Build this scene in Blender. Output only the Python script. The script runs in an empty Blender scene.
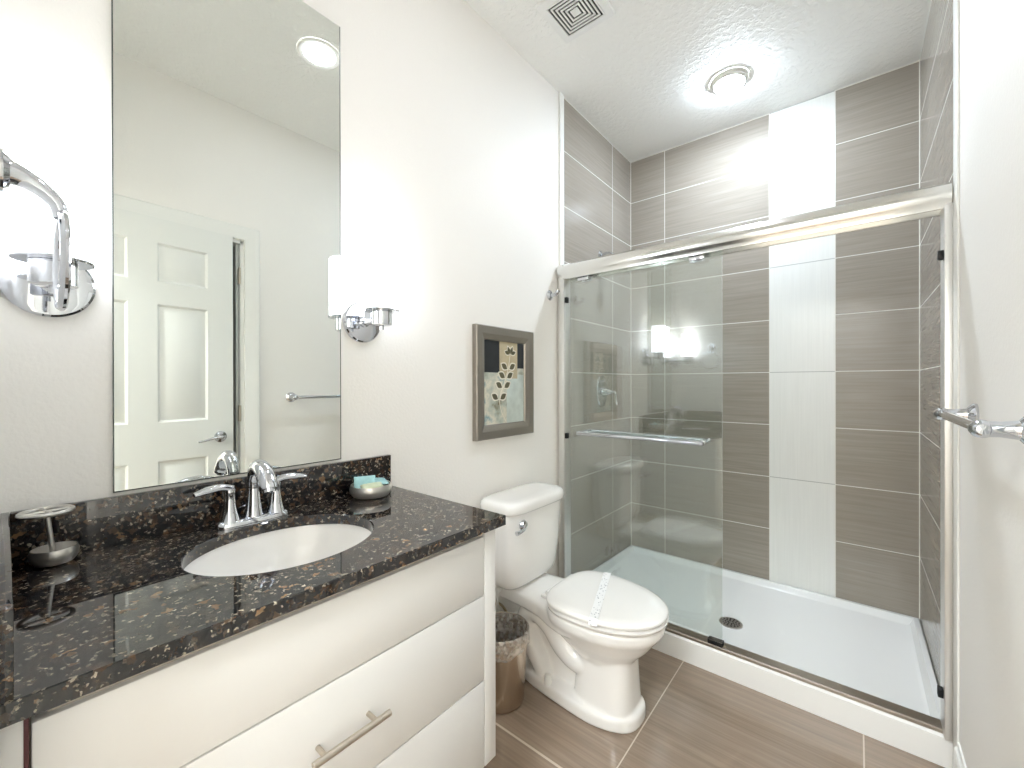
import bpy, bmesh, math, random
from mathutils import Vector, Matrix
random.seed(4)
PI = math.pi
SC = bpy.context.scene
COL = SC.collection

# ---------------------------------------------------------------- key sizes
W = 1.460          # room width (vanity wall x=0 to right wall)
H = 2.760          # ceiling
YB = 2.746         # shower back wall
YS = 1.864         # front edge of the shower tiling
YN = -0.063        # face of the entry wall
ZC = 0.8706        # counter top
VY = 0.335         # centre line of the vanity
TY = 1.375         # centre line of the toilet

# ---------------------------------------------------------------- camera
yaw, pit, rol = map(math.radians, (39.4542, -0.1003, -0.0971))
F_ = Vector((-math.sin(yaw)*math.cos(pit), math.cos(yaw)*math.cos(pit), math.sin(pit)))
R_ = Vector((math.cos(yaw), math.sin(yaw), 0))
U_ = R_.cross(F_)
R2 = R_*math.cos(rol) + U_*math.sin(rol)
U2 = U_*math.cos(rol) - R_*math.sin(rol)
cam_d = bpy.data.cameras.new('camera')
cam_d.sensor_fit = 'HORIZONTAL'; cam_d.sensor_width = 36.0
cam_d.lens = 418.5655/1024*36.0
cam_d.clip_start = 0.005; cam_d.clip_end = 50
cam = bpy.data.objects.new('camera', cam_d); COL.objects.link(cam)
m = Matrix((R2, U2, -F_)).transposed().to_4x4()
m.translation = Vector((1.2245, -0.0577, 1.2101))
cam.matrix_world = m
SC.camera = cam

# ---------------------------------------------------------------- light, exposure
world = bpy.data.worlds.new('world'); SC.world = world; world.use_nodes = True
world.node_tree.nodes['Background'].inputs[0].default_value = (1.0, 0.98, 0.95, 1)
world.node_tree.nodes['Background'].inputs[1].default_value = 0.05
SC.view_settings.view_transform = 'Standard'
SC.view_settings.look = 'None'
SC.view_settings.gamma = 1.0
SC.view_settings.use_curve_mapping = False
SC.view_settings.exposure = 1.68
SC.cycles.max_bounces = 16
SC.cycles.diffuse_bounces = 12
SC.cycles.glossy_bounces = 8
SC.cycles.transparent_max_bounces = 24
SC.cycles.sample_clamp_indirect = 6.0
SC.cycles.use_denoising = True

LED_STRENGTH = 130.0       # shower ceiling light
CAN_STRENGTH = 19.0       # recessed light by the vanity
SHADE_STRENGTH = 2.9      # glass sconce shades
HALL_FILL_WATTS = 24.0  # added fill from the hall, out of view

def area_lamp(name, loc, size, watts, color, rot=(0, 0, 0)):
    d = bpy.data.lights.new(name, 'AREA'); d.shape = 'DISK'; d.size = size
    d.energy = watts; d.color = color
    o = bpy.data.objects.new(name, d); COL.objects.link(o); o.location = loc; o.rotation_euler = rot
    return o
area_lamp('hall_fill_light', (1.05, -1.25, H-0.03), 0.60, HALL_FILL_WATTS, (0.88, 0.95, 1.0))  # unseen fill light added behind the camera to brighten the room

# ---------------------------------------------------------------- mesh helpers
def bm_new(): return bmesh.new()

def merge(bm, tmp):
    me = bpy.data.meshes.new('tmp'); tmp.to_mesh(me); tmp.free(); bm.from_mesh(me); bpy.data.meshes.remove(me)
    return bm

def box(bm, x0, x1, y0, y1, z0, z1, bev=0.0, seg=2):
    t = bmesh.new()
    v = [t.verts.new((x, y, z)) for x in (x0, x1) for y in (y0, y1) for z in (z0, z1)]
    for f in ((0,1,3,2),(4,6,7,5),(0,4,5,1),(2,3,7,6),(0,2,6,4),(1,5,7,3)): t.faces.new([v[i] for i in f])
    bmesh.ops.recalc_face_normals(t, faces=t.faces)
    if bev: bmesh.ops.bevel(t, geom=list(t.edges), offset=bev, segments=seg, affect='EDGES', profile=0.5, clamp_overlap=True)
    return merge(bm, t)

def loft(bm, rings, cap0=True, cap1=True, closed=True):
    t = bmesh.new()
    vr = [[t.verts.new(p) for p in r] for r in rings]
    n = len(vr[0])
    for a, b in zip(vr, vr[1:]):
        for i in range(n if closed else n-1):
            j = (i+1) % n
            t.faces.new((a[i], a[j], b[j], b[i]))
    if cap0: t.faces.new(list(reversed(vr[0])))
    if cap1: t.faces.new(vr[-1])
    bmesh.ops.recalc_face_normals(t, faces=t.faces)
    return merge(bm, t)

def axes(d):
    d = Vector(d).normalized()
    a = Vector((0, 0, 1)) if abs(d.z) < 0.9 else Vector((1, 0, 0))
    u = d.cross(a).normalized(); return d, u, d.cross(u).normalized()

def lathe(bm, prof, base, axis=(0, 0, 1), n=40, sx=1.0, sy=1.0, cap0=True, cap1=True):
    d, u, w = axes(axis); base = Vector(base)
    if tuple(axis) == (0, 0, 1): u, w = Vector((1, 0, 0)), Vector((0, 1, 0))
    rings = [[base + d*h + u*(max(r, 1e-4)*sx*math.cos(2*PI*i/n)) + w*(max(r, 1e-4)*sy*math.sin(2*PI*i/n)) for i in range(n)] for r, h in prof]
    return loft(bm, rings, cap0, cap1)

def smooth_path(pts, k=6):
    P = [Vector(p) for p in pts]
    if len(P) < 3: return P
    out = []
    for i in range(len(P)-1):
        p0 = P[max(i-1, 0)]; p1 = P[i]; p2 = P[i+1]; p3 = P[min(i+2, len(P)-1)]
        for s in range(k):
            t = s/k
            out.append(0.5*((2*p1) + (p2-p0)*t + (2*p0-5*p1+4*p2-p3)*t*t + (3*p1-p0-3*p2+p3)*t**3))
    out.append(P[-1]); return out

def tube(bm, pts, r, n=14, k=6, closed=False, flat=1.0, smooth=True):
    """tube through pts; r a number or one radius per point; flat scales the second axis"""
    P = smooth_path(pts, k) if smooth else [Vector(p) for p in pts]
    N = len(P)
    if isinstance(r, (int, float)): rad = [r]*N
    else:
        rad = []
        for i in range(N):
            s = i/(N-1)*(len(r)-1); a = min(int(s), len(r)-2); rad.append(r[a] + (r[a+1]-r[a])*(s-a))
    rings = []; u = None
    for i, p in enumerate(P):
        if closed: d = (P[(i+1) % N]-P[i-1]).normalized()
        else: d = (P[min(i+1, N-1)]-P[max(i-1, 0)]).normalized()
        if u is None: _, u, _w = axes(d)
        u = (u - d*u.dot(d)).normalized(); w = d.cross(u)
        rings.append([p + u*(rad[i]*math.cos(2*PI*j/n)) + w*(rad[i]*flat*math.sin(2*PI*j/n)) for j in range(n)])
    if closed: return loft(bm, rings+[rings[0]], False, False)
    return loft(bm, rings)

def torus(bm, c, R, r, axis=(0, 0, 1), n=48, m=10, sy=1.0):
    d, u, w = axes(axis)
    if tuple(axis) == (0, 0, 1): u, w = Vector((1, 0, 0)), Vector((0, 1, 0))
    c = Vector(c); rings = []
    for i in range(n+1):
        a = 2*PI*i/n; o = u*math.cos(a) + w*math.sin(a)*sy
        rings.append([c + o*R + o.normalized()*(r*math.cos(2*PI*j/m)) + d*(r*math.sin(2*PI*j/m)) for j in range(m)])
    loft(bm, rings, False, False); bmesh.ops.remove_doubles(bm, verts=bm.verts, dist=1e-6); return bm

def sup(cx, cy, a, b, z, n=2.5, N=48):
    r = []
    for i in range(N):
        t = 2*PI*i/N; c, s = math.cos(t), math.sin(t)
        r.append(Vector((cx + a*math.copysign(abs(c)**(2/n), c), cy + b*math.copysign(abs(s)**(2/n), s), z)))
    return r

def outline_prism(bm, ring_fn, zs):
    return loft(bm, [ring_fn(*z) for z in zs])

# ---------------------------------------------------------------- objects
WLOC = {}
def thing(name, label, cat, loc, group=None):
    o = bpy.data.objects.new(name, None); COL.objects.link(o); o.location = loc
    o.empty_display_size = 0.05
    o['label'] = label; o['category'] = cat
    if group: o['group'] = group
    WLOC[o] = Vector(loc); return o

def obj(name, bm, mat, parent=None, label=None, angle=35, smooth=True, loc=None):
    """one mesh object; bm holds world coordinates"""
    if parent is not None: base = WLOC[parent]
    elif loc is not None: base = Vector(loc)
    else:
        bm.verts.ensure_lookup_table()
        xs = [v.co for v in bm.verts]
        mn = [min(c[i] for c in xs) for i in range(3)]; mx = [max(c[i] for c in xs) for i in range(3)]
        base = Vector(((mn[0]+mx[0])/2, (mn[1]+mx[1])/2, mn[2]))
    bmesh.ops.translate(bm, verts=bm.verts, vec=-base)
    me = bpy.data.meshes.new(name); bm.to_mesh(me); bm.free()
    if smooth:
        for p in me.polygons: p.use_smooth = True
        me.set_sharp_from_angle(angle=math.radians(angle))
    me.materials.append(mat)
    o = bpy.data.objects.new(name, me); COL.objects.link(o)
    if parent is not None: o.parent = parent
    else: o.location = base
    WLOC[o] = base
    if label: o['label'] = label
    return o

def tag(o, label, cat, group=None):
    o['label'] = label; o['category'] = cat
    if group: o['group'] = group
    return o

def struct(name, bm, mat, label=None, cat=None, smooth=False, loc=(0, 0, 0)):
    o = obj(name, bm, mat, smooth=smooth, loc=loc); o['kind'] = 'structure'
    o['label'] = label or name.replace('_', ' '); o['category'] = cat or name.split('_')[0]
    return o

def copy_tree(o, delta=None, parent=None):
    c = o.copy(); COL.objects.link(c)
    if parent is not None: c.parent = parent
    if delta is not None: c.location = o.location + Vector(delta)
    for ch in list(o.children): copy_tree(ch, None, c)
    return c

# ---------------------------------------------------------------- materials
def lin(c):
    out = []
    for v in c:
        v = v/255.0; out.append(v/12.92 if v <= 0.04045 else ((v+0.055)/1.055)**2.4)
    return tuple(out) + (1.0,)

class NT:
    def __init__(s, name):
        s.m = bpy.data.materials.new(name); s.m.use_nodes = True; s.t = s.m.node_tree
        s.b = s.t.nodes['Principled BSDF']
    def n(s, typ, **kw):
        x = s.t.nodes.new(typ)
        for k, v in kw.items(): setattr(x, k, v)
        return x
    def l(s, a, b): s.t.links.new(a, b)
    def val(s, sock, v):
        if hasattr(v, 'is_output') or isinstance(v, bpy.types.NodeSocket): s.l(v, sock)
        else: sock.default_value = v
    def math(s, op, a, b=0.0, c=None):
        x = s.n('ShaderNodeMath', operation=op); s.val(x.inputs[0], a); s.val(x.inputs[1], b)
        if c is not None: s.val(x.inputs[2], c)
        return x.outputs[0]
    def mix(s, f, a, b):
        x = s.n('ShaderNodeMix', data_type='RGBA'); s.val(x.inputs[0], f); s.val(x.inputs[6], a); s.val(x.inputs[7], b)
        return x.outputs[2]
    def pos(s):
        g = s.n('ShaderNodeNewGeometry'); return g.outputs['Position']
    def sep(s, v):
        x = s.n('ShaderNodeSeparateXYZ'); s.l(v, x.inputs[0]); return x.outputs
    def comb(s, x, y, z):
        c = s.n('ShaderNodeCombineXYZ')
        for i, v in enumerate((x, y, z)): s.val(c.inputs[i], v)
        return c.outputs[0]
    def noise(s, vec, scale, detail=3.0, rough=0.5):
        x = s.n('ShaderNodeTexNoise'); s.l(vec, x.inputs['Vector']); x.inputs['Scale'].default_value = scale
        x.inputs['Detail'].default_value = detail; x.inputs['Roughness'].default_value = rough
        return x.outputs['Fac']
    def ramp(s, f, stops):
        x = s.n('ShaderNodeValToRGB'); s.l(f, x.inputs[0]); e = x.color_ramp.elements
        while len(e) < len(stops): e.new(0.5)
        for i, (p, c) in enumerate(stops): e[i].position = p; e[i].color = c
        return x.outputs[0]
    def bump(s, h, strength=0.2, dist=0.002):
        x = s.n('ShaderNodeBump'); s.l(h, x.inputs['Height']); x.inputs['Strength'].default_value = strength
        x.inputs['Distance'].default_value = dist; s.l(x.outputs[0], s.b.inputs['Normal']); return x

def plain(name, rgb, rough=0.5, metal=0.0, ior=1.5, coat=0.0, var=0.0, vscale=8.0, aniso=None):
    k = NT(name); b = k.b
    b.inputs['Base Color'].default_value = lin(rgb); b.inputs['Roughness'].default_value = rough
    b.inputs['Metallic'].default_value = metal; b.inputs['IOR'].default_value = ior
    b.inputs['Coat Weight'].default_value = coat
    if var:
        tc = k.n('ShaderNodeTexCoord')
        f = k.noise(tc.outputs['Object'], vscale, 3)
        c = lin(rgb); lo = tuple(max(0, v*(1-var)) for v in c[:3]) + (1,); hi = tuple(min(1, v*(1+var)) for v in c[:3]) + (1,)
        k.l(k.mix(f, lo, hi), b.inputs['Base Color'])
    return k.m

def wall_paint(name, rgb, scale=110, strength=0.25, dist=0.0015, rough=0.55):
    k = NT(name); b = k.b
    b.inputs['Base Color'].default_value = lin(rgb); b.inputs['Roughness'].default_value = rough
    p = k.pos()
    k.bump(k.noise(p, scale, 4, 0.55), strength, dist)
    return k.m

def ceiling_paint():
    k = NT('knockdown_ceiling'); b = k.b
    b.inputs['Base Color'].default_value = lin((247, 247, 244)); b.inputs['Roughness'].default_value = 0.6
    p = k.pos(); f = k.noise(p, 38, 4, 0.55)
    h = k.ramp(f, [(0.46, (0, 0, 0, 1)), (0.60, (1, 1, 1, 1))])
    k.bump(h, 0.5, 0.0035); return k.m

GREY_A, GREY_B = (146, 138, 127), (165, 157, 146)
def tile_mat(name, u_axis, vlines, white=None):
    k = NT(name); b = k.b
    s = k.sep(k.pos()); u = s[u_axis]; z = s[2]
    g = 0.0019
    def near(v, c): return k.math('LESS_THAN', k.math('ABSOLUTE', k.math('SUBTRACT', v, c)), g)
    def rows(per):
        q = k.math('DIVIDE', k.math('SUBTRACT', z, 1.2701), per)
        d = k.math('ABSOLUTE', k.math('SUBTRACT', q, k.math('ROUND', q)))
        return k.math('LESS_THAN', k.math('MULTIPLY', d, per), g)
    r3 = rows(0.3)
    if white:
        wm = k.math('MULTIPLY', k.math('GREATER_THAN', u, white[0]), k.math('LESS_THAN', u, white[1]))
        r6 = rows(0.6)
        row = k.math('ADD', k.math('MULTIPLY', r6, wm), k.math('MULTIPLY', r3, k.math('SUBTRACT', 1.0, wm)))
    else: row = r3
    mask = k.math('MAXIMUM', row, k.math('GREATER_THAN', z, H-0.005))
    for c in vlines: mask = k.math('MAXIMUM', mask, near(u, c))
    sv = k.comb(k.math('MULTIPLY', u, 2.2), 0.0, k.math('MULTIPLY', z, 75.0))
    f1 = k.noise(sv, 1.0, 4, 0.6)
    sv2 = k.comb(k.math('MULTIPLY', u, 6.0), 3.0, k.math('MULTIPLY', z, 260.0))
    f2 = k.noise(sv2, 1.0, 2, 0.5)
    f = k.math('ADD', k.math('MULTIPLY', f1, 0.7), k.math('MULTIPLY', f2, 0.3))
    col = k.ramp(f, [(0.32, lin(GREY_A)), (0.68, lin(GREY_B))])
    if white:
        wv = k.comb(k.math('MULTIPLY', u, 130.0), 0.0, k.math('MULTIPLY', z, 3.0))
        fw = k.noise(wv, 1.0, 3, 0.5)
        cw = k.ramp(fw, [(0.3, lin((232, 233, 229))), (0.7, lin((237, 238, 234)))])
        col = k.mix(wm, col, cw)
        gcol = k.mix(wm, lin((226, 224, 216)), lin((176, 177, 174)))
        # stripe edges stay pale
        edge = 0.0
        for c in white: edge = k.math('MAXIMUM', edge, near(u, c))
        gcol = k.mix(edge, gcol, lin((226, 224, 216)))
    else: gcol = lin((226, 224, 216))
    k.l(k.mix(mask, col, gcol), b.inputs['Base Color'])
    k.l(k.math('ADD', k.math('MULTIPLY', mask, 0.4), k.math('ADD', 0.13, k.math('MULTIPLY', f2, 0.12))), b.inputs['Roughness'])
    h = k.math('SUBTRACT', k.math('MULTIPLY', f, 0.35), k.math('MULTIPLY', mask, 1.0))
    k.bump(h, 0.25, 0.001)
    return k.m

def floor_mat():
    k = NT('porcelain_floor_tile'); b = k.b
    s = k.sep(k.pos()); x, y = s[0], s[1]
    def grid(v, off):
        q = k.math('DIVIDE', k.math('SUBTRACT', v, off), 0.6)
        d = k.math('ABSOLUTE', k.math('SUBTRACT', q, k.math('ROUND', q)))
        return k.math('LESS_THAN', k.math('MULTIPLY', d, 0.6), 0.0021)
    mask = k.math('MAXIMUM', grid(x, 0.643), grid(k.math('MULTIPLY', y, 0.5), 0.5265))
    v1 = k.comb(k.math('MULTIPLY', x, 1.6), k.math('MULTIPLY', y, 42.0), 0.0)
    v2 = k.comb(k.math('MULTIPLY', x, 5.0), k.math('MULTIPLY', y, 150.0), 2.0)
    f = k.math('ADD', k.math('MULTIPLY', k.noise(v1, 1.0, 5, 0.6), 0.7), k.math('MULTIPLY', k.noise(v2, 1.0, 2), 0.3))
    col = k.ramp(f, [(0.28, lin((128, 111, 95))), (0.5, lin((145, 127, 110))), (0.74, lin((160, 143, 126)))])
    k.l(k.mix(mask, col, lin((205, 190, 172))), b.inputs['Base Color'])
    k.l(k.math('ADD', 0.11, k.math('MULTIPLY', f, 0.10)), b.inputs['Roughness'])
    b.inputs['IOR'].default_value = 1.7
    k.bump(k.math('SUBTRACT', k.math('MULTIPLY', f, 0.25), mask), 0.15, 0.001)
    return k.m

def granite_mat():
    k = NT('dark_speckled_granite'); b = k.b
    p = k.pos()
    def vor(scale, th, seed):
        mp = k.n('ShaderNodeMapping'); k.l(p, mp.inputs[0]); mp.inputs['Location'].default_value = (seed, seed*2.1, seed*0.7)
        warp = k.n('ShaderNodeTexNoise'); k.l(mp.outputs[0], warp.inputs['Vector']); warp.inputs['Scale'].default_value = scale*1.1; warp.inputs['Detail'].default_value = 4
        add = k.n('ShaderNodeVectorMath', operation='MULTIPLY_ADD')
        k.l(warp.outputs['Color'], add.inputs[0]); add.inputs[1].default_value = (2.6/scale,)*3; k.l(mp.outputs[0], add.inputs[2])
        v = k.n('ShaderNodeTexVoronoi', feature='F1'); k.l(add.outputs[0], v.inputs['Vector']); v.inputs['Scale'].default_value = scale
        sep = k.n('ShaderNodeSeparateColor'); k.l(v.outputs['Color'], sep.inputs[0])
        cell = k.math('GREATER_THAN', sep.outputs[0], th)
        near = k.math('LESS_THAN', v.outputs['Distance'], 0.55)
        return k.math('MULTIPLY', cell, near), sep.outputs[1]
    m1, c1 = vor(78, 0.42, 0.0)
    m2, c2 = vor(190, 0.85, 3.3)
    base = k.ramp(k.noise(p, 60, 4), [(0.35, lin((10, 11, 14))), (0.7, lin((30, 30, 33)))])
    br = k.ramp(c1, [(0.0, lin((30, 26, 24))), (0.45, lin((74, 54, 38))), (0.75, lin((44, 40, 38))), (1.0, lin((122, 94, 66)))])
    fl = k.ramp(c2, [(0.0, lin((70, 62, 52))), (1.0, lin((196, 184, 164)))])
    col = k.mix(m1, base, br); col = k.mix(k.math('MULTIPLY', m2, 0.7), col, fl)
    k.l(col, b.inputs['Base Color'])
    b.inputs['Roughness'].default_value = 0.03; b.inputs['IOR'].default_value = 1.72
    return k.m

def glass_mat(name, tint, f0, rough=0.0):
    k = NT(name); t = k.t; t.nodes.remove(k.b)
    out = t.nodes['Material Output']
    g = k.n('ShaderNodeNewGeometry')
    dot = k.n('ShaderNodeVectorMath', operation='DOT_PRODUCT'); k.l(g.outputs['Incoming'], dot.inputs[0]); k.l(g.outputs['Normal'], dot.inputs[1])
    c = k.math('ABSOLUTE', dot.outputs['Value'])
    fr = k.math('ADD', f0, k.math('MULTIPLY', 1-f0, k.math('POWER', k.math('SUBTRACT', 1.0, c), 5.0)))
    tr = k.n('ShaderNodeBsdfTransparent'); tr.inputs[0].default_value = tint
    gl = k.n('ShaderNodeBsdfGlossy'); gl.inputs['Color'].default_value = (1, 1, 1, 1); gl.inputs['Roughness'].default_value = rough
    mx = k.n('ShaderNodeMixShader'); k.l(fr, mx.inputs[0]); k.l(tr.outputs[0], mx.inputs[1]); k.l(gl.outputs[0], mx.inputs[2])
    k.l(mx.outputs[0], out.inputs[0]); return k.m

def film_mat():
    k = NT('clear_plastic_film'); t = k.t
    out = t.nodes['Material Output']
    k.b.inputs['Base Color'].default_value = lin((225, 222, 216)); k.b.inputs['Roughness'].default_value = 0.25
    tr = k.n('ShaderNodeBsdfTransparent')
    p = k.pos(); f = k.ramp(k.noise(p, 45, 3), [(0.35, (0.15,)*3 + (1,)), (0.65, (0.5,)*3 + (1,))])
    mx = k.n('ShaderNodeMixShader'); k.l(f, mx.inputs[0]); k.l(tr.outputs[0], mx.inputs[1]); k.l(k.b.outputs[0], mx.inputs[2])
    k.l(mx.outputs[0], out.inputs[0]); return k.m

def emit_mat(name, rgb, strength):
    k = NT(name)
    k.b.inputs['Base Color'].default_value = lin((245, 244, 240)); k.b.inputs['Roughness'].default_value = 0.35
    k.b.inputs['Emission Color'].default_value = lin(rgb); k.b.inputs['Emission Strength'].default_value = strength
    return k.m

def art_mat():
    k = NT('painted_print'); b = k.b
    tc = k.n('ShaderNodeTexCoord'); p = tc.outputs['Object']
    f = k.noise(p, 9, 5, 0.6)
    k.l(k.ramp(f, [(0.30, lin((120, 112, 84))), (0.42, lin((176, 182, 170))), (0.52, lin((214, 208, 190))), (0.62, lin((120, 150, 156))), (0.74, lin((166, 132, 96)))]), b.inputs['Base Color'])
    b.inputs['Roughness'].default_value = 0.35; return k.m

def brushed(name, rgb, rough=0.28, axis=2):
    k = NT(name); b = k.b
    b.inputs['Metallic'].default_value = 1.0; b.inputs['Base Color'].default_value = lin(rgb)
    tc = k.n('ShaderNodeTexCoord'); s = k.sep(tc.outputs['Object'])
    sc = [25.0, 25.0, 25.0]; sc[axis] = 900.0
    v = k.comb(*[k.math('MULTIPLY', s[i], sc[i]) for i in range(3)])
    f = k.noise(v, 1.0, 2)
    k.l(k.math('ADD', rough-0.06, k.math('MULTIPLY', f, 0.12)), b.inputs['Roughness'])
    return k.m

def strap_mat():
    k = NT('printed_paper_band'); b = k.b
    tc = k.n('ShaderNodeTexCoord')
    v = k.n('ShaderNodeTexVoronoi', feature='F1'); k.l(tc.outputs['Object'], v.inputs['Vector']); v.inputs['Scale'].default_value = 95
    dots = k.math('LESS_THAN', v.outputs['Distance'], 0.26)
    k.l(k.mix(dots, lin((240, 240, 240)), lin((150, 152, 158))), b.inputs['Base Color']); b.inputs['Roughness'].default_value = 0.6
    return k.m

M = dict(
    wall=wall_paint('off_white_wall_paint', (242, 239, 234), 105, 0.4, 0.002),
    ceil=ceiling_paint(),
    floor=floor_mat(),
    tile_back=tile_mat('grey_striped_tile_back', 0, (0.001, 0.2375, 0.8375, 1.1375, W-0.001), (0.8375, 1.1375)),
    tile_side=tile_mat('grey_striped_tile_side', 1, (2.461, YB-0.001)), tile_right=tile_mat('grey_striped_tile_right', 1, (YB-0.001,)),
    trimw=plain('white_gloss_trim_paint', (238, 238, 234), 0.3),
    door=plain('white_door_paint', (232, 233, 229), 0.35),
    lacquer=plain('white_cabinet_lacquer', (218, 217, 215), 0.3),
    carcass=plain('cabinet_carcass', (190, 182, 170), 0.5),
    edge=plain('reddish_board_edge', (84, 42, 44), 0.6),
    granite=granite_mat(),
    porcelain=plain('white_porcelain', (241, 239, 236), 0.08, 0, 1.52, coat=0.3),
    acrylic=plain('white_acrylic', (240, 240, 238), 0.18),
    chrome=plain('polished_chrome', (212, 214, 219), 0.04, 1.0),
    satin=brushed('satin_nickel', (196, 186, 172), 0.30, 1),
    steel=brushed('brushed_steel', (216, 213, 208), 0.36, 0),
    binsteel=brushed('warm_brushed_steel', (200, 184, 166), 0.24, 0),
    alu=plain('bright_anodised_frame', (225, 224, 220), 0.14, 1.0),
    pewter=brushed('pewter_frame', (158, 151, 143), 0.42, 1),
    track=brushed('satin_track', (176, 166, 154), 0.34, 1),
    jamb=plain('satin_aluminium', (226, 225, 222), 0.42, 1.0),
    black=plain('black_rubber', (16, 16, 18), 0.5),
    dark=plain('dark_slot', (30, 28, 27), 0.8),
    glass=glass_mat('clear_shower_glass', (0.970, 0.987, 0.979, 1), 0.075),
    mirror=plain('silvered_mirror', (230, 233, 229), 0.0, 1.0),
    mirror_edge=plain('mirror_edge', (96, 100, 98), 0.2, 0.6),
    film=film_mat(),
    strap=strap_mat(),
    art=art_mat(),
    art_dark=plain('near_black_paint', (34, 36, 40), 0.4, var=0.3, vscale=30),
    art_tan=plain('tan_paint', (186, 172, 142), 0.4, var=0.25, vscale=25),
    art_pale=plain('pale_blue_green_paint', (196, 206, 200), 0.4, var=0.35, vscale=18),
    art_leaf=plain('olive_leaf_paint', (92, 86, 62), 0.4),
    art_line=plain('cream_paint', (226, 220, 204), 0.4),
    plastic=plain('white_plastic', (236, 235, 230), 0.35),
    turq=plain('turquoise_wrapper', (166, 210, 214), 0.25, var=0.2, vscale=60),
    cream=plain('pale_green_wrapper', (206, 216, 186), 0.3, var=0.15, vscale=60),
    hose=brushed('braided_hose', (186, 170, 140), 0.35, 2),
    whitehose=plain('white_hose', (228, 226, 220), 0.4),
    led=emit_mat('cool_led_lens', (224, 239, 255), LED_STRENGTH),
    can=emit_mat('warm_led_lens', (240, 244, 255), CAN_STRENGTH),
    shade=emit_mat('opal_glass_shade', (236, 244, 255), SHADE_STRENGTH),
    vent=plain('white_vent_plastic', (240, 240, 238), 0.4),
    drainm=brushed('drain_steel', (196, 192, 188), 0.3, 0),
)

# ================================================================ STRUCTURE
b = bm_new(); box(b, -0.12, 2.8, -1.8, YB+0.12, -0.1, 0.0); struct('floor', b, M['floor'], 'taupe porcelain tile floor with pale grout', 'floor')
b = bm_new(); box(b, -0.12, 2.8, -1.8, YB+0.12, H, H+0.1); struct('ceiling', b, M['ceil'], 'white knockdown textured ceiling', 'ceiling')
b = bm_new(); box(b, -0.12, 0.0, YN-0.115, YS, 0, H); struct('wall_left', b, M['wall'], 'off white textured wall behind vanity and toilet', 'wall')
b = bm_new(); box(b, -0.12, 0.0, YS, YB, 0, H); struct('wall_shower_left', b, M['tile_side'], 'grey tiled shower wall with the valve', 'wall')
b = bm_new(); box(b, -0.12, W+0.12, YB, YB+0.12, 0, H); struct('wall_back', b, M['tile_back'], 'grey tiled shower back wall with white vertical stripe', 'wall')
b = bm_new(); box(b, W, W+0.115, YS-0.06, YB, 0, H); struct('wall_shower_right', b, M['tile_right'], 'grey tiled shower wall at the right', 'wall')
OY0, OY1, OZ = 0.10, 0.80, 2.01
b = bm_new()
box(b, W, W+0.115, YN-0.115, OY0, 0, H); box(b, W, W+0.115, OY1, YS-0.06, 0, H); box(b, W, W+0.115, OY0, OY1, OZ, H)
struct('wall_right', b, M['wall'], 'off white wall carrying the towel bar', 'wall')
DX0, DX1, DZ = 0.60, 1.44, 2.05
b = bm_new()
box(b, 0, DX0, YN-0.115, YN, 0, H); box(b, DX0, DX1, YN-0.115, YN, DZ, H); box(b, DX1, W, YN-0.115, YN, 0, H)
struct('wall_near', b, M['wall'], 'off white entry wall carrying the towel ring', 'wall')
# hall beyond the entry, closet beyond the side door
b = bm_new()
box(b, -0.12, 0.0, -1.8, YN-0.115, 0, H); box(b, 2.4, 2.5, -1.8, YN-0.115, 0, H); box(b, 0.0, 2.4, -1.8, -1.7, 0, H)
box(b, W+0.115, 2.4, YN-0.16, YN-0.115, 0, H)
struct('wall_hall', b, M['wall'], 'hall walls outside the entry', 'wall')
b = bm_new()
box(b, W+0.115, 2.7, 1.30, 1.36, 0, H); box(b, 2.64, 2.7, YN-0.11, 1.30, 0, H); box(b, W+0.115, 2.64, YN-0.115, YN-0.06, 0, H)
struct('wall_closet', b, M['wall'], 'walls of the closet behind the side doorway', 'wall')

# pale edging where the tiles stop
b = bm_new(); box(b, 0.0, 0.010, 1.826, YS, 0.12, H, 0.002); struct('trim_1', b, M['trimw'], 'white edging strip where tiles meet left wall', 'trim', True)
b = bm_new(); box(b, W-0.006, W, 1.735, 1.799, 0.0, H, 0.002); struct('trim_2', b, M['trimw'], 'white edging strip beside right shower jamb', 'trim', True)

def baseboard(name, pts, label):
    b = bm_new()
    x0, x1, y0, y1, inner = pts
    prof = [(0, 0), (0.014, 0), (0.014, 0.115), (0.011, 0.128), (0.006, 0.134), (0.004, 0.145), (0, 0.145)]
    s = -1 if inner == 'W' else 1
    base = W if inner == 'W' else 0.0
    loft(b, [[Vector((base+s*px, y, pz)) for px, pz in prof] for y in (y0, y1)])
    struct(name, b, M['trimw'], label, 'baseboard')
baseboard('baseboard_right', (0, 0, 0.884, 1.735, 'W'), 'white baseboard along the right wall')
baseboard('baseboard_left', (0, 0, 0.0, 1.82, 'L'), 'white baseboard behind the toilet')

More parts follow.
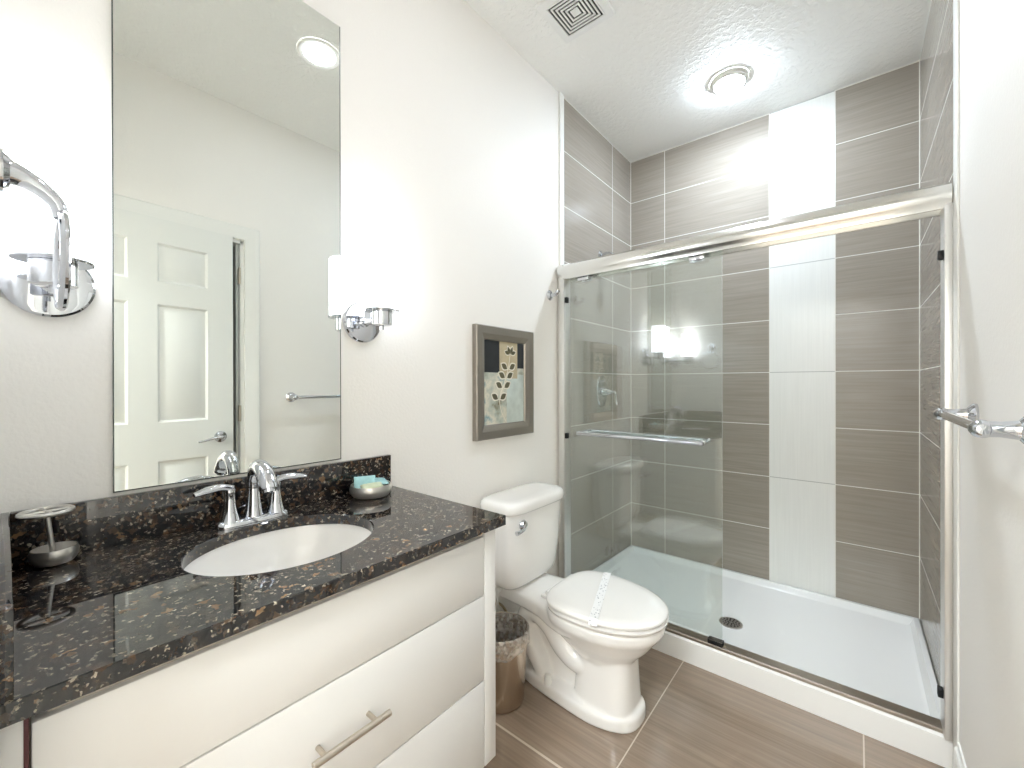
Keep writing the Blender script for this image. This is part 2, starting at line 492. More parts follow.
# entry door, folded back against the right wall
def panel_door(bm, xf, xb, y0, y1, z0, z1, rows, cols, both=True):
    """six panel slab; faces at xf (room side) and xb"""
    box(bm, min(xf, xb)+0.010, max(xf, xb)-0.010, y0, y1, z0, z1)
    s = 1 if xb > xf else -1
    ys = [y0] + [c for cc in cols for c in cc] + [y1]
    zs = [z0] + [r for rr in rows for r in rr] + [z1]
    for face, d in ((xf, s), (xb, -s)):
        a, c = sorted((face, face + d*0.011))
        # stiles run full height, rails fill between
        for i in range(0, len(ys), 2): box(bm, a, c, ys[i], ys[i+1], z0, z1)
        for (cy0, cy1) in cols:
            for i in range(0, len(zs), 2): box(bm, a, c, cy0, cy1, zs[i], zs[i+1])
            for (rz0, rz1) in rows:
                o = [(0.0, 0.0), (0.010, 0.009), (0.020, 0.009), (0.036, 0.002)]
                rings = []
                for k, dep in o:
                    x = face + d*dep
                    rings.append([Vector((x, cy0+k, rz0+k)), Vector((x, cy1-k, rz0+k)), Vector((x, cy1-k, rz1-k)), Vector((x, cy0+k, rz1-k))])
                loft(bm, rings, False, True)
rows = [(0.24, 0.83), (1.02, 1.60), (1.71, 1.90)]
b = bm_new(); panel_door(b, 1.400, 1.435, -0.055, 0.748, 0.012, 2.022, rows, [(0.055, 0.312), (0.421, 0.630)])
d1 = struct('door_1', b, M['door'], 'white six panel entry door folded against the right wall', 'door', True, (1.4175, -0.055, 0))
b = bm_new()
lathe(b, [(0.029, 0), (0.030, 0.003), (0.028, 0.008), (0.014, 0.012), (0.012, 0.045), (0.0, 0.046)], (1.400, 0.686, 0.925), (-1, 0, 0), 32)
tube(b, [(1.357, 0.690, 0.925), (1.352, 0.675, 0.926), (1.352, 0.64, 0.924), (1.354, 0.60, 0.914), (1.358, 0.575, 0.910)], [0.010, 0.010, 0.008, 0.007, 0.006], flat=0.8)
obj('lever_handle', b, M['chrome'], d1, 'chrome lever handle')
d1.rotation_euler.z = math.radians(-3.0)
b = bm_new(); box(b, 1.406, 1.429, 0.7475, 0.7495, 0.89, 0.95, 0.0005)
obj('latch_plate', b, M['satin'], d1, 'small metal latch plate')

# side doorway: casing + jamb + hinges
b = bm_new()
def casing_prof(w): return [(0.0, 0.0), (0.012, 0.0), (0.016, 0.010), (0.016, w*0.6), (0.018, w*0.7), (0.018, w-0.006), (0.012, w), (0.0, w)]
cw = 0.076
P = casing_prof(cw)
oy0, oy1, oz = OY0-0.008, OY1+0.008, OZ-0.008+0.016
path = []
for (yy, zz, dy, dz) in ((oy0, 0.0, -1, 0), (oy0, oz, -1, 1), (oy1, oz, 1, 1), (oy1, 0.0, 1, 0)):
    path.append([Vector((W-t, yy+dy*s, zz+dz*s)) for t, s in P])
loft(b, path)
d2 = struct('door_2', b, M['trimw'], 'white cased side doorway with open dark gap', 'door', True, (W, 0.45, 0))
b = bm_new()
box(b, W-0.003, W+0.118, OY1-0.012, OY1+0.004, 0, OZ); box(b, W-0.003, W+0.118, OY0-0.004, OY0+0.012, 0, OZ); box(b, W-0.003, W+0.118, OY0, OY1, OZ-0.012, OZ+0.004)
box(b, W+0.035, W+0.05, OY1-0.022, OY1-0.012, 0, OZ-0.012)
obj('jamb', b, M['trimw'], d2, smooth=False)
for hz in (1.816, 1.044, 0.25):
    b = bm_new()
    box(b, W+0.002, W+0.034, OY1-0.0145, OY1-0.0115, hz-0.045, hz+0.045, 0.001)
    lathe(b, [(0.006, -0.045), (0.006, 0.045)], (W-0.004+0.002, OY1-0.014, hz), n=12)
    obj('hinge', b, M['satin'], d2)
b = bm_new(); panel_door(b, OY1-0.05, OY1-0.015, W+0.125, W+0.81, 0.012, 1.99, rows, [(W+0.235, W+0.415), (W+0.515, W+0.70)])
bmesh.ops.transform(b, matrix=Matrix(((0, 1, 0, 0), (1, 0, 0, 0), (0, 0, 1, 0), (0, 0, 0, 1))), verts=b.verts)
bmesh.ops.reverse_faces(b, faces=b.faces)
struct('door_3', b, M['door'], 'white six panel closet door standing open beyond the side doorway', 'door', True)

# ================================================================ SHOWER
YC0, YC1 = 1.82, 1.905     # curb
b = bm_new()
ztop = 0.100; zl = 0.073; zf = 0.045
X0, X1 = 0.002, W-0.002
def rect(x0, x1, y0, y1, z): return [Vector((x0, y0, z)), Vector((x1, y0, z)), Vector((x1, y1, z)), Vector((x0, y1, z))]
# outer shell, rim, recessed floor
t = bmesh.new()
def ring(r): return [t.verts.new(p) for p in r]
def lip(z_c, z_l, inset, yc):
    return [Vector((X0+inset, yc, z_c)), Vector((X1-inset, yc, z_c)), Vector((X1-inset, YB-0.002-inset, z_l)), Vector((X0+inset, YB-0.002-inset, z_l))]
R = [ring(rect(X0, X1, YC0, YB-0.002, 0.0)),
     ring([Vector((X0, YC0, ztop-0.008)), Vector((X1, YC0, ztop-0.008)), Vector((X1, YB-0.002, zl)), Vector((X0, YB-0.002, zl))]),
     ring(lip(ztop, zl+0.001, 0.003, YC0+0.008)),
     ring([Vector((X0+0.022, YC1-0.008, ztop)), Vector((X1-0.022, YC1-0.008, ztop)), Vector((X1-0.022, YB-0.024, zl)), Vector((X0+0.022, YB-0.024, zl))]),
     ring([Vector((X0+0.036, YC1+0.006, zf+0.006)), Vector((X1-0.036, YC1+0.006, zf+0.006)), Vector((X1-0.036, YB-0.042, zf+0.006)), Vector((X0+0.036, YB-0.042, zf+0.006))]),
     ring([Vector((X0+0.050, YC1+0.02, zf)), Vector((X1-0.050, YC1+0.02, zf)), Vector((X1-0.050, YB-0.056, zf)), Vector((X0+0.050, YB-0.056, zf))])]
for a, c in zip(R, R[1:]):
    for i in range(4): t.faces.new((a[i], a[(i+1) % 4], c[(i+1) % 4], c[i]))
cv = t.verts.new((0.752, 2.19, zf-0.006))
for i in range(4): t.faces.new((R[-1][i], R[-1][(i+1) % 4], cv))
t.faces.new(list(reversed(R[0])))
bmesh.ops.recalc_face_normals(t, faces=t.faces)
merge(b, t)
pan = thing('shower_tray', 'white acrylic shower tray with raised front curb', 'shower tray', (W/2, 2.28, 0))
obj('basin', b, M['acrylic'], pan, angle=30)
b = bm_new()
zd = zf-0.004
lathe(b, [(0.052, -0.004), (0.052, 0.002), (0.047, 0.004), (0.044, 0.0035), (0.0, 0.0035)], (0.752, 2.19, zd), n=40)
dr = obj('drain', b, M['drainm'], pan, 'round perforated metal drain')
b = bm_new()
for rr, nn in ((0.012, 6), (0.024, 10), (0.036, 14)):
    for i in range(nn):
        a = 2*PI*i/nn; lathe(b, [(0.0042, 0), (0.0042, 0.0006)], (0.752+rr*math.cos(a), 2.19+rr*math.sin(a), zd+0.0036), n=8)
obj('hole', b, M['dark'], dr)

# enclosure frame
enc = thing('shower_enclosure', 'bright metal frame of the sliding shower doors', 'shower frame', (W/2, 1.845, 0.1))
b = bm_new()
prof = [(1.800, 1.765), (1.794, 1.775), (1.790, 1.790), (1.790, 1.808), (1.795, 1.822), (1.806, 1.831), (1.822, 1.834), (1.876, 1.834), (1.880, 1.830), (1.880, 1.752), (1.874, 1.752), (1.874, 1.762), (1.808, 1.762), (1.808, 1.752), (1.802, 1.752)]
loft(b, [[Vector((x, y, z)) for y, z in prof] for x in (0.0105, W-0.009)])
obj('header_rail', b, M['alu'], enc, angle=28)
b = bm_new()
prof = [(1.826, 0.1003), (1.826, 0.110), (1.830, 0.113), (1.850, 0.1135), (1.880, 0.1115), (1.884, 0.108), (1.884, 0.1003)]
loft(b, [[Vector((x, y, z)) for y, z in prof] for x in (0.011, W-0.009)])
obj('bottom_track', b, M['track'], enc, angle=28)
for s in (0, 1):
    b = bm_new()
    xs = (0.0105, 0.040) if s == 0 else (W-0.025, W-0.0005)
    box(b, xs[0], xs[1], 1.800, 1.878, 0.1, 1.765, 0.003)
    if s == 0: box(b, 0.038, 0.046, 1.803, 1.815, 0.13, 1.752, 0.002)
    obj('side_jamb', b, M['jamb'], enc)
for (x0, x1, z) in ((0.046, 0.060, 1.645), (0.046, 0.060, 0.935), (W-0.038, W-0.025, 1.61), (W-0.038, W-0.025, 0.235)):
    b = bm_new(); box(b, x0, x1, 1.806, 1.828, z-0.014, z+0.014, 0.002); obj('bumper', b, M['black'], enc, 'small black rubber bumper')
b = bm_new(); box(b, 0.738, 0.796, 1.828, 1.860, 0.113, 0.131, 0.002)
obj('door_guide', b, M['black'], enc, 'black plastic door guide')

def shower_door(y, barside, x0, x1, label, bx0, bx1):
    d = thing('shower_door', label, 'shower door', ((x0+x1)/2, y, 0.134), 'sliding glass shower doors')
    b = bm_new(); box(b, x0, x1, y-0.003, y+0.003, 0.134, 1.758); obj('glass_pane', b, M['glass'], d, smooth=False)
    yb = y + barside*0.045
    b = bm_new()
    tube(b, [(bx0, yb, 0.958), (bx1, yb, 0.958)], 0.0095, 16, smooth=False)
    for x in (bx0+0.012, bx1-0.012):
        lathe(b, [(0.011, 0), (0.011, 0.036), (0.0095, 0.046)], (x, y+barside*0.003, 0.958), (0, barside, 0), 16)
    for x in (bx0, bx1):
        s = 1 if x == bx1 else -1
        lathe(b, [(0.0105, -0.012), (0.0105, 0.002), (0.006, 0.006), (0, 0.007)], (x, yb, 0.958), (s, 0, 0), 16)
    obj('towel_rail', b, M['chrome'], d, 'chrome towel rail')
    for x in (x0+0.10, x1-0.10):
        b = bm_new(); box(b, x-0.03, x+0.03, y-0.007, y+0.007, 1.735, 1.7575, 0.002); obj('hanger', b, M['chrome'], d)
    return d
shower_door(1.824, -1, 0.048, 0.797, 'outer sliding glass shower door, nearest the toilet', 0.140, 0.732)
shower_door(1.862, 1, 0.050, 0.789, 'inner sliding glass shower door just behind the outer one', 0.130, 0.727)

# valve
v = thing('shower_valve', 'chrome shower valve with oval plate and lever', 'shower valve', (0.0, 2.30, 1.159))
b = bm_new(); lathe(b, [(1.0, 0.0), (1.0, 0.004), (0.93, 0.009), (0.5, 0.012), (0, 0.012)], (0.0005, 2.30, 1.159), (1, 0, 0), 40)
for q in b.verts: q.co.y = 2.30 + (q.co.y-2.30)*0.062; q.co.z = 1.159 + (q.co.z-1.159)*0.098
obj('escutcheon', b, M['chrome'], v)
b = bm_new(); lathe(b, [(0.032, 0.012), (0.030, 0.022), (0.022, 0.045), (0.012, 0.075), (0.009, 0.088), (0.0, 0.09)], (0, 2.30, 1.156), (1, 0, 0), 28)
tube(b, [(0.078, 2.30, 1.157), (0.092, 2.30, 1.154), (0.100, 2.30, 1.135), (0.102, 2.30, 1.10), (0.106, 2.30, 1.08)], [0.008, 0.008, 0.006, 0.006, 0.007])
obj('lever_handle', b, M['chrome'], v)
# shower head
s = thing('shower_rose', 'chrome shower head on a bent arm, above the valve', 'shower head', (0, 2.29, 1.985))
b = bm_new(); lathe(b, [(0.028, 0), (0.028, 0.004), (0.016, 0.012), (0.01, 0.013)], (0.0005, 2.29, 2.00), (1, 0, 0), 28); obj('flange', b, M['chrome'], s)
b = bm_new(); tube(b, [(0.008, 2.29, 2.00), (0.05, 2.29, 2.005), (0.09, 2.29, 1.985), (0.12, 2.29, 1.95)], 0.0085); obj('arm', b, M['chrome'], s)
b = bm_new(); ax = (0.5, 0, -0.86)
lathe(b, [(0.012, -0.01), (0.014, 0.01), (0.020, 0.02), (0.036, 0.05), (0.040, 0.058), (0.038, 0.064), (0.0, 0.064)], (0.118, 2.29, 1.955), ax, 32); obj('head', b, M['chrome'], s)

# ================================================================ CEILING FIXTURES
def round_light(x, y, mat, label, protrude):
    o = thing('ceiling_light', label, 'ceiling light', (x, y, H), 'round ceiling lights')
    b = bm_new()
    if protrude: pr = [(0.088, 0.0), (0.088, -0.006), (0.078, -0.012), (0.074, -0.024), (0.070, -0.026), (0.066, -0.022), (0.066, -0.004)]
    else: pr = [(0.095, 0.0), (0.095, -0.004), (0.088, -0.008), (0.074, -0.005), (0.070, -0.0035)]
    lathe(b, pr, (x, y, H-0.0005), n=56, cap0=False, cap1=False); obj('trim_ring', b, M['plastic'], o)
    b = bm_new()
    if protrude: pr = [(0.0665, -0.018), (0.0655, -0.029), (0.058, -0.036), (0.04, -0.039), (0.0, -0.040)]
    else: pr = [(0.0715, -0.003), (0.05, -0.0045), (0.0, -0.005)]
    lathe(b, pr, (x, y, H-0.0005), n=48, cap0=False); obj('lens', b, mat, o, 'glowing lens')
    return o
round_light(0.722, 2.305, M['led'], 'glowing round light with raised lens on shower ceiling', True)
round_light(0.735, 0.890, M['can'], 'glowing round flat light on ceiling, seen in the mirror', False)

v = thing('exhaust_vent', 'square white louvred exhaust vent on the ceiling', 'vent', (0.327, 1.445, H))
VX, VY0, VS = 0.330, 1.447, 0.120
b = bm_new(); box(b, VX-VS, VX+VS, VY0-VS, VY0+VS, H-0.016, H-0.0005, 0.004); obj('plate', b, M['vent'], v)
b = bm_new(); box(b, VX-0.088, VX+0.088, VY0-0.088, VY0+0.088, H-0.0172, H-0.0155); obj('slot_panel', b, M['dark'], v, 'dark slots between louvres')
for i in range(6):
    a = 0.090 - i*0.0145; w = 0.0068
    b = bm_new()
    if i == 5: box(b, VX-a, VX+a, VY0-a, VY0+a, H-0.021, H-0.0165, 0.001)
    else:
        box(b, VX-a, VX+a, VY0-a, VY0-a+w, H-0.021, H-0.0165); box(b, VX-a, VX+a, VY0+a-w, VY0+a, H-0.021, H-0.0165)
        box(b, VX-a, VX-a+w, VY0-a+w, VY0+a-w, H-0.021, H-0.0165); box(b, VX+a-w, VX+a, VY0-a+w, VY0+a-w, H-0.021, H-0.0165)
    obj('louvre', b, M['vent'], v)

# ================================================================ VANITY
XF = 0.510; ZB = 0.255
van = thing('vanity_cabinet', 'white wall hung vanity cabinet under the granite top', 'cabinet', (0.26, VY, ZB))
b = bm_new()
box(b, 0.001, 0.488, -0.040, 0.702, ZB+0.005, ZB+0.02); box(b, 0.001, 0.016, -0.04, 0.702, ZB+0.02, 0.70)
box(b, 0.001, 0.488, -0.041, -0.026, ZB+0.005, 0.8455); box(b, 0.001, 0.488, 0.686, 0.7015, ZB+0.005, 0.8455)
box(b, 0.470, 0.500, -0.026, 0.7015, 0.800, 0.8455)
obj('carcass', b, M['carcass'], van, smooth=False)
b = bm_new(); box(b, 0.001, XF, 0.7025, 0.743, ZB, 0.8455, 0.0015); obj('end_panel', b, M['lacquer'], van)
b = bm_new(); box(b, 0.001, XF, YN+0.001, -0.0445, ZB, 0.8455, 0.001); obj('filler_panel', b, M['lacquer'], van)
b = bm_new(); box(b, 0.35, XF-0.001, -0.0444, -0.0405, ZB, 0.8455); obj('edge_strip', b, M['edge'], van, 'reddish brown board edge')
for (z0, z1, hz) in ((0.685, 0.829, None), (0.474, 0.682, 0.585), (ZB+0.001, 0.471, 0.375)):
    b = bm_new(); box(b, 0.490, XF, -0.0385, 0.700, z0, z1, 0.0015)
    d = obj('drawer', b, M['lacquer'], van)
    if hz:
        b = bm_new()
        tube(b, [(0.540, 0.262, hz), (0.540, 0.408, hz)], 0.006, 16, smooth=False)
        for y in (0.284, 0.380): tube(b, [(XF-0.001, y, hz), (0.540, y, hz)], 0.0045, 12, smooth=False)
        obj('bar_handle', b, M['satin'], d, 'brushed nickel bar handle')

# granite top with an oval cut-out
SXc, SYc, SA, SB = 0.266, 0.336, 0.158, 0.184
XCF, YC_R = 0.5265, 0.764
b = bm_new(); t = bmesh.new()
N = 72
def oval(a, bb, z): return [Vector((SXc + a*math.cos(2*PI*i/N), SYc + bb*math.sin(2*PI*i/N), z)) for i in range(N)]
def outer(z, ins=0.0):
    pts = []
    x0, x1, y0, y1 = 0.001+ins, XCF-ins, YN+0.001+ins, YC_R-ins
    for p in oval(1, 1, z):
        dx, dy = p.x-SXc, p.y-SYc
        k = min((x1-SXc)/dx if dx > 1e-9 else 1e9, (x0-SXc)/dx if dx < -1e-9 else 1e9, (y1-SYc)/dy if dy > 1e-9 else 1e9, (y0-SYc)/dy if dy < -1e-9 else 1e9)
        pts.append([SXc+dx*k, SYc+dy*k, z])
    for cx, cy in ((x0, y0), (x0, y1), (x1, y0), (x1, y1)):
        best = min(pts, key=lambda q: (q[0]-cx)**2 + (q[1]-cy)**2); best[0], best[1] = cx, cy
    return [Vector(q) for q in pts]
rings = [oval(SA, SB, ZC-0.025), oval(SA, SB, ZC-0.002), oval(SA+0.002, SB+0.002, ZC), outer(ZC, 0.0015), outer(ZC-0.0015), outer(ZC-0.025), oval(SA, SB, ZC-0.025)]
vr = [[t.verts.new(p) for p in r] for r in rings[:-1]]; vr.append(vr[0])
for a, c in zip(vr, vr[1:]):
    for i in range(N): t.faces.new((a[i], a[(i+1) % N], c[(i+1) % N], c[i]))
bmesh.ops.recalc_face_normals(t, faces=t.faces); merge(b, t)
top = obj('countertop', b, M['granite'], None, angle=25)
tag(top, 'polished dark speckled granite countertop on the white vanity', 'countertop')
b = bm_new(); box(b, 0.001, 0.020, -0.0505, 0.767, ZC+0.0003, 0.971, 0.0015); obj('backsplash', b, M['granite'], top)
b = bm_new(); box(b, 0.001, XCF, YN+0.001, -0.0513, ZC+0.0003, 0.971, 0.0015); obj('side_splash', b, M['granite'], top)

# sink
b = bm_new()
pr = [(1.06, ZC-0.0262), (1.0, ZC-0.0262), (0.985, ZC-0.034), (0.95, ZC-0.06), (0.87, ZC-0.10), (0.70, ZC-0.135), (0.40, ZC-0.152), (0.12, ZC-0.157)]
po = [(0.12, ZC-0.170), (0.45, ZC-0.166), (0.76, ZC-0.148), (0.93, ZC-0.11), (1.0, ZC-0.06), (1.06, ZC-0.034)]
rs = [oval((SA+0.004)*r, (SB+0.004)*r, z) for r, z in pr+po]
loft(b, rs+[rs[0]], False, False); bmesh.ops.remove_doubles(b, verts=b.verts, dist=1e-6)
sk = obj('sink', b, M['porcelain'], None, angle=60); tag(sk, 'white oval porcelain sink set under the granite counter', 'sink')
b = bm_new(); lathe(b, [(0.024, 0), (0.026, 0.003), (0.022, 0.004), (0.018, 0.002), (0, 0.003)], (SXc, SYc, ZC-0.1605), n=28); obj('drain', b, M['chrome'], sk, 'chrome pop-up drain')

# faucet
fx, fy = 0.075, 0.334
fa = thing('faucet', 'chrome two handle faucet behind the oval sink', 'faucet', (fx, fy, ZC))
b = bm_new()
loft(b, [sup(fx, fy, 0.028*k, 0.080*q, ZC+z, 3) for k, q, z in ((1, 1, 0.0003), (1.0, 1.0, 0.006), (0.92, 0.975, 0.012), (0.7, 0.92, 0.016))])
obj('base_plate', b, M['chrome'], fa)
b = bm_new()
lathe(b, [(0.0225, 0.012), (0.0200, 0.022), (0.0165, 0.045), (0.0145, 0.07), (0.0135, 0.085)], (fx, fy, ZC), n=28)
tube(b, [(fx, fy, ZC+0.083), (fx+0.001, fy, ZC+0.105), (fx+0.012, fy, ZC+0.128), (fx+0.038, fy, ZC+0.140), (fx+0.068, fy, ZC+0.130), (fx+0.088, fy, ZC+0.106), (fx+0.094, fy, ZC+0.094)], [0.0140, 0.0145, 0.0160, 0.0175, 0.0195, 0.0205, 0.0200], n=20)
lathe(b, [(0.014, -0.004), (0.014, 0.004)], (fx+0.0945, fy, ZC+0.091), (0.35, 0, -0.94), 20)
obj('spout', b, M['chrome'], fa)
b = bm_new(); tube(b, [(fx-0.021, fy, ZC+0.014), (fx-0.021, fy, ZC+0.055)], 0.0022, 8, smooth=False); lathe(b, [(0.0045, 0), (0.006, 0.006), (0.003, 0.012), (0, 0.0125)], (fx-0.021, fy, ZC+0.053), n=14); obj('lift_rod', b, M['chrome'], fa)
for sgn in (-1, 1):
    b = bm_new(); hy = fy + sgn*0.051
    lathe(b, [(0.0235, 0.010), (0.0205, 0.018), (0.0150, 0.040), (0.0120, 0.062), (0.0115, 0.078), (0.0128, 0.088), (0.010, 0.096), (0.0, 0.098)], (fx, hy, ZC), n=26)
    tube(b, [(fx+0.001, hy-sgn*0.004, ZC+0.090), (fx+0.004, hy+sgn*0.020, ZC+0.097), (fx+0.008, hy+sgn*0.045, ZC+0.096), (fx+0.012, hy+sgn*0.072, ZC+0.091)], [0.0110, 0.0110, 0.0115, 0.0065], n=14, flat=0.75)
    obj('handle', b, M['chrome'], fa)

# soap dish with wrapped soaps
sd = (0.090, 0.648, ZC)
b = bm_new()
lathe(b, [(0.038, 0.0004), (0.051, 0.003), (0.060, 0.014), (0.0615, 0.024), (0.058, 0.036), (0.0565, 0.036), (0.059, 0.024), (0.057, 0.014), (0.046, 0.006), (0.0, 0.005)], sd, n=48)
tag(obj('soap_dish', b, M['steel'], None), 'round brushed steel soap dish on the counter by the backsplash end', 'soap dish')
def packet(cx, cy, cz, lx, ly, h, rx, ry, rz, mat, label):
    b = bm_new(); n = 14
    R = Matrix.Translation((cx, cy, cz)) @ Matrix.Rotation(rz, 4, 'Z') @ Matrix.Rotation(ry, 4, 'Y') @ Matrix.Rotation(rx, 4, 'X')
    def pt(i, j, s):
        u, v = i/n*2-1, j/n*2-1
        puff = (max(0, 1-u**4)*max(0, 1-v**6))**0.6
        wr = 0.0006*math.sin(9*u+5*v*3)
        return R @ Vector((u*lx/2, v*ly/2, s*(h/2*puff + 0.0004) + wr))
    t = bmesh.new()
    A = {(i, j, s): t.verts.new(pt(i, j, s)) for i in range(n+1) for j in range(n+1) for s in (-1, 1)}
    for s in (-1, 1):
        for i in range(n):
            for j in range(n): t.faces.new((A[i, j, s], A[i+1, j, s], A[i+1, j+1, s], A[i, j+1, s]))
    for i in range(n):
        t.faces.new((A[i, 0, -1], A[i+1, 0, -1], A[i+1, 0, 1], A[i, 0, 1])); t.faces.new((A[i, n, -1], A[i+1, n, -1], A[i+1, n, 1], A[i, n, 1]))
        t.faces.new((A[0, i, -1], A[0, i+1, -1], A[0, i+1, 1], A[0, i, 1])); t.faces.new((A[n, i, -1], A[n, i+1, -1], A[n, i+1, 1], A[n, i, 1]))
    bmesh.ops.recalc_face_normals(t, faces=t.faces); merge(b, t)
    o = obj('soap_packet', b, mat, None, angle=50); tag(o, label, 'soap', 'wrapped soaps in the dish'); return o
packet(0.074, 0.638, ZC+0.039, 0.042, 0.062, 0.010, 0.0, 1.05, -0.45, M['turq'], 'turquoise soap packet standing up at left of the dish')
packet(0.108, 0.640, ZC+0.033, 0.030, 0.062, 0.012, 0.05, 0.30, -0.35, M['cream'], 'pale green soap packet lying in front of turquoise ones')
packet(0.080, 0.686, ZC+0.036, 0.056, 0.042, 0.010, -0.10, 0.12, -0.3, M['turq'], 'turquoise soap packet lying at the right rim of dish')

# toothbrush holder
hx, hy = 0.052, 0.003
th = thing('toothbrush_holder', 'steel toothbrush holder with bowl foot and top ring', 'toothbrush holder', (hx, hy, ZC))
b = bm_new(); lathe(b, [(0.018, 0.0004), (0.026, 0.003), (0.032, 0.012), (0.0335, 0.022), (0.031, 0.031), (0.0298, 0.031), (0.032, 0.022), (0.030, 0.013), (0.022, 0.006), (0, 0.005)], (hx, hy, ZC), n=40); obj('bowl', b, M['steel'], th)
b = bm_new(); tube(b, [(hx, hy, ZC+0.004), (hx, hy-0.010, ZC+0.098)], 0.0042, 12, smooth=False); obj('rod', b, M['steel'], th)
b = bm_new(); c = (hx, hy-0.010, ZC+0.100); torus(b, c, 0.034, 0.0042, n=48)
for a in (0.2, 0.2+PI/2):
    tube(b, [(c[0]+0.036*math.cos(a), c[1]+0.036*math.sin(a), c[2]), (c[0]-0.036*math.cos(a), c[1]-0.036*math.sin(a), c[2])], 0.0035, 8, smooth=False)
obj('top_ring', b, M['steel'], th)

# mirror
b = bm_new(); box(b, 0.0006, 0.0055, 0.092, 0.597, 0.981, 2.30); mi = obj('mirror', b, M['mirror'], None, smooth=False)
tag(mi, 'tall frameless mirror above the faucet', 'mirror')
b = bm_new()
box(b, 0.0006, 0.0060, 0.5972, 0.5992, 0.981, 2.30); box(b, 0.0006, 0.0060, 0.0898, 0.0918, 0.981, 2.30); box(b, 0.0006, 0.0060, 0.0898, 0.5992, 0.9785, 0.9808)
obj('polished_edge', b, M['mirror_edge'], mi, smooth=False)

# sconces
def sconce(cy, label):
    o = thing('wall_sconce', label, 'wall light', (0.0, cy, 1.398), 'chrome wall sconces beside the mirror')
    z0 = 1.405
    b = bm_new(); lathe(b, [(0.064, 0.0006), (0.064, 0.010), (0.060, 0.014), (0.052, 0.015), (0.0, 0.016)], (0, cy, z0), (1, 0, 0), 48); obj('backplate', b, M['chrome'], o)
    b = bm_new()
    lathe(b, [(0.014, 0.014), (0.014, 0.022), (0.009, 0.024), (0.009, 0.082)], (0, cy, z0-0.002), (1, 0, 0), 20); obj('arm', b, M['chrome'], o)
    cx = 0.112; b = bm_new()
    lathe(b, [(0.0, 1.372), (0.007, 1.373), (0.007, 1.384), (0.026, 1.385), (0.031, 1.388), (0.031, 1.428), (0.0, 1.428)], (cx, cy, 0), n=36); obj('cup', b, M['chrome'], o)
    b = bm_new(); lathe(b, [(0.0, 1.4285), (0.052, 1.4285), (0.053, 1.431), (0.052, 1.4335), (0.0, 1.4335)], (cx, cy, 0), n=44); obj('gallery_disc', b, M['chrome'], o)
    b = bm_new(); lathe(b, [(0.0465, 1.4338), (0.049, 1.436), (0.0495, 1.622), (0.048, 1.625), (0.0465, 1.622), (0.0458, 1.440)], (cx, cy, 0), n=48, cap1=True); obj('shade', b, M['shade'], o, 'glowing opal glass cylinder shade')
    return o
sc = sconce(0.0, 'chrome sconce with glowing cylinder shade left of the mirror')
s2 = copy_tree(sc, (0, 0.672, 0)); s2['label'] = 'chrome sconce with glowing cylinder shade right of the mirror'

# towel ring on the entry wall
tr = thing('towel_ring', 'chrome towel ring on a curved arm in front of left sconce', 'towel ring', (0.285, YN, 1.51))
b = bm_new(); lathe(b, [(0.030, 0.0005), (0.030, 0.006), (0.024, 0.012)], (0.285, YN, 1.515), (0, 1, 0), 30)
obj('flange', b, M['chrome'], tr)
b = bm_new(); tube(b, [(0.285, YN+0.008, 1.515), (0.285, YN+0.026, 1.510), (0.285, YN+0.045, 1.498), (0.285, YN+0.058, 1.482), (0.285, YN+0.062, 1.463)], [0.020, 0.015, 0.012, 0.010, 0.009]); obj('arm', b, M['chrome'], tr)
b = bm_new(); torus(b, (0.285, YN+0.062, 1.398), 0.070, 0.0058, (0, 1, 0), 60, 10); obj('ring', b, M['chrome'], tr)

# picture
pic = thing('framed_picture', 'small pewter framed print of a leafy stem above toilet tank', 'picture', (0.0, 1.37, 0.97))
y0, y1, z0, z1 = 1.172, 1.566, 0.972, 1.455
b = bm_new(); fw = 0.060
rings = []
for k, xx in ((0.0, 0.001), (0.0, 0.022), (0.004, 0.026), (0.034, 0.024), (fw-0.004, 0.016), (fw, 0.010), (fw, 0.001)):
    rings.append([Vector((xx, y0+k, z0+k)), Vector((xx, y1-k, z0+k)), Vector((xx, y1-k, z1-k)), Vector((xx, y0+k, z1-k))])
loft(b, rings+[rings[0]], False, False); bmesh.ops.remove_doubles(b, verts=b.verts, dist=1e-6)
obj('frame', b, M['pewter'], pic, angle=15)
iy0, iy1, iz0, iz1 = y0+fw, y1-fw, z0+fw, z1-fw
iw, ih = iy1-iy0, iz1-iz0
def art(name, mat, u0, u1, v0, v1, x): 
    b = bm_new(); box(b, 0.001, x, iy0+iw*u0, iy0+iw*u1, iz0+ih*v0, iz0+ih*v1); return obj(name, b, mat, prt if name != 'print' else pic, smooth=False)
prt = art('print', M['art'], 0, 1, 0, 1, 0.0080)
art('dark_block', M['art_dark'], 0.0, 0.37, 0.62, 1.0, 0.0083); art('dark_block', M['art_dark'], 0.83, 1.0, 0.68, 1.0, 0.0083)
art('tan_block', M['art_tan'], 0.37, 0.83, 0.55, 1.0, 0.0082)
def leafbm(bm, u, v, du, dv, x, w=0.42):
    c = Vector((0, iy0+iw*u, iz0+ih*v)); d = Vector((0, du, dv)); nrm = Vector((0, -dv, du))*w
    pts = []
    for s in range(13):
        a = s/12; pts.append(c + d*a + nrm*math.sin(PI*a)*0.5)
    for s in range(11, 0, -1):
        a = s/12; pts.append(c + d*a - nrm*math.sin(PI*a)*0.5)
    loft(bm, [[Vector((0.001, p.y, p.z)) for p in pts], [Vector((x, p.y, p.z)) for p in pts]])
bo = bm_new()
art('pale_block', M['art_pale'], 0.55, 1.0, 0.0, 0.60, 0.0081)
def leaf(u, v, du, dv, w):
    q = bm_new(); leafbm(q, u, v, du, dv, 0.0090, w); obj('leaf', q, M['art_leaf'], prt, smooth=False)
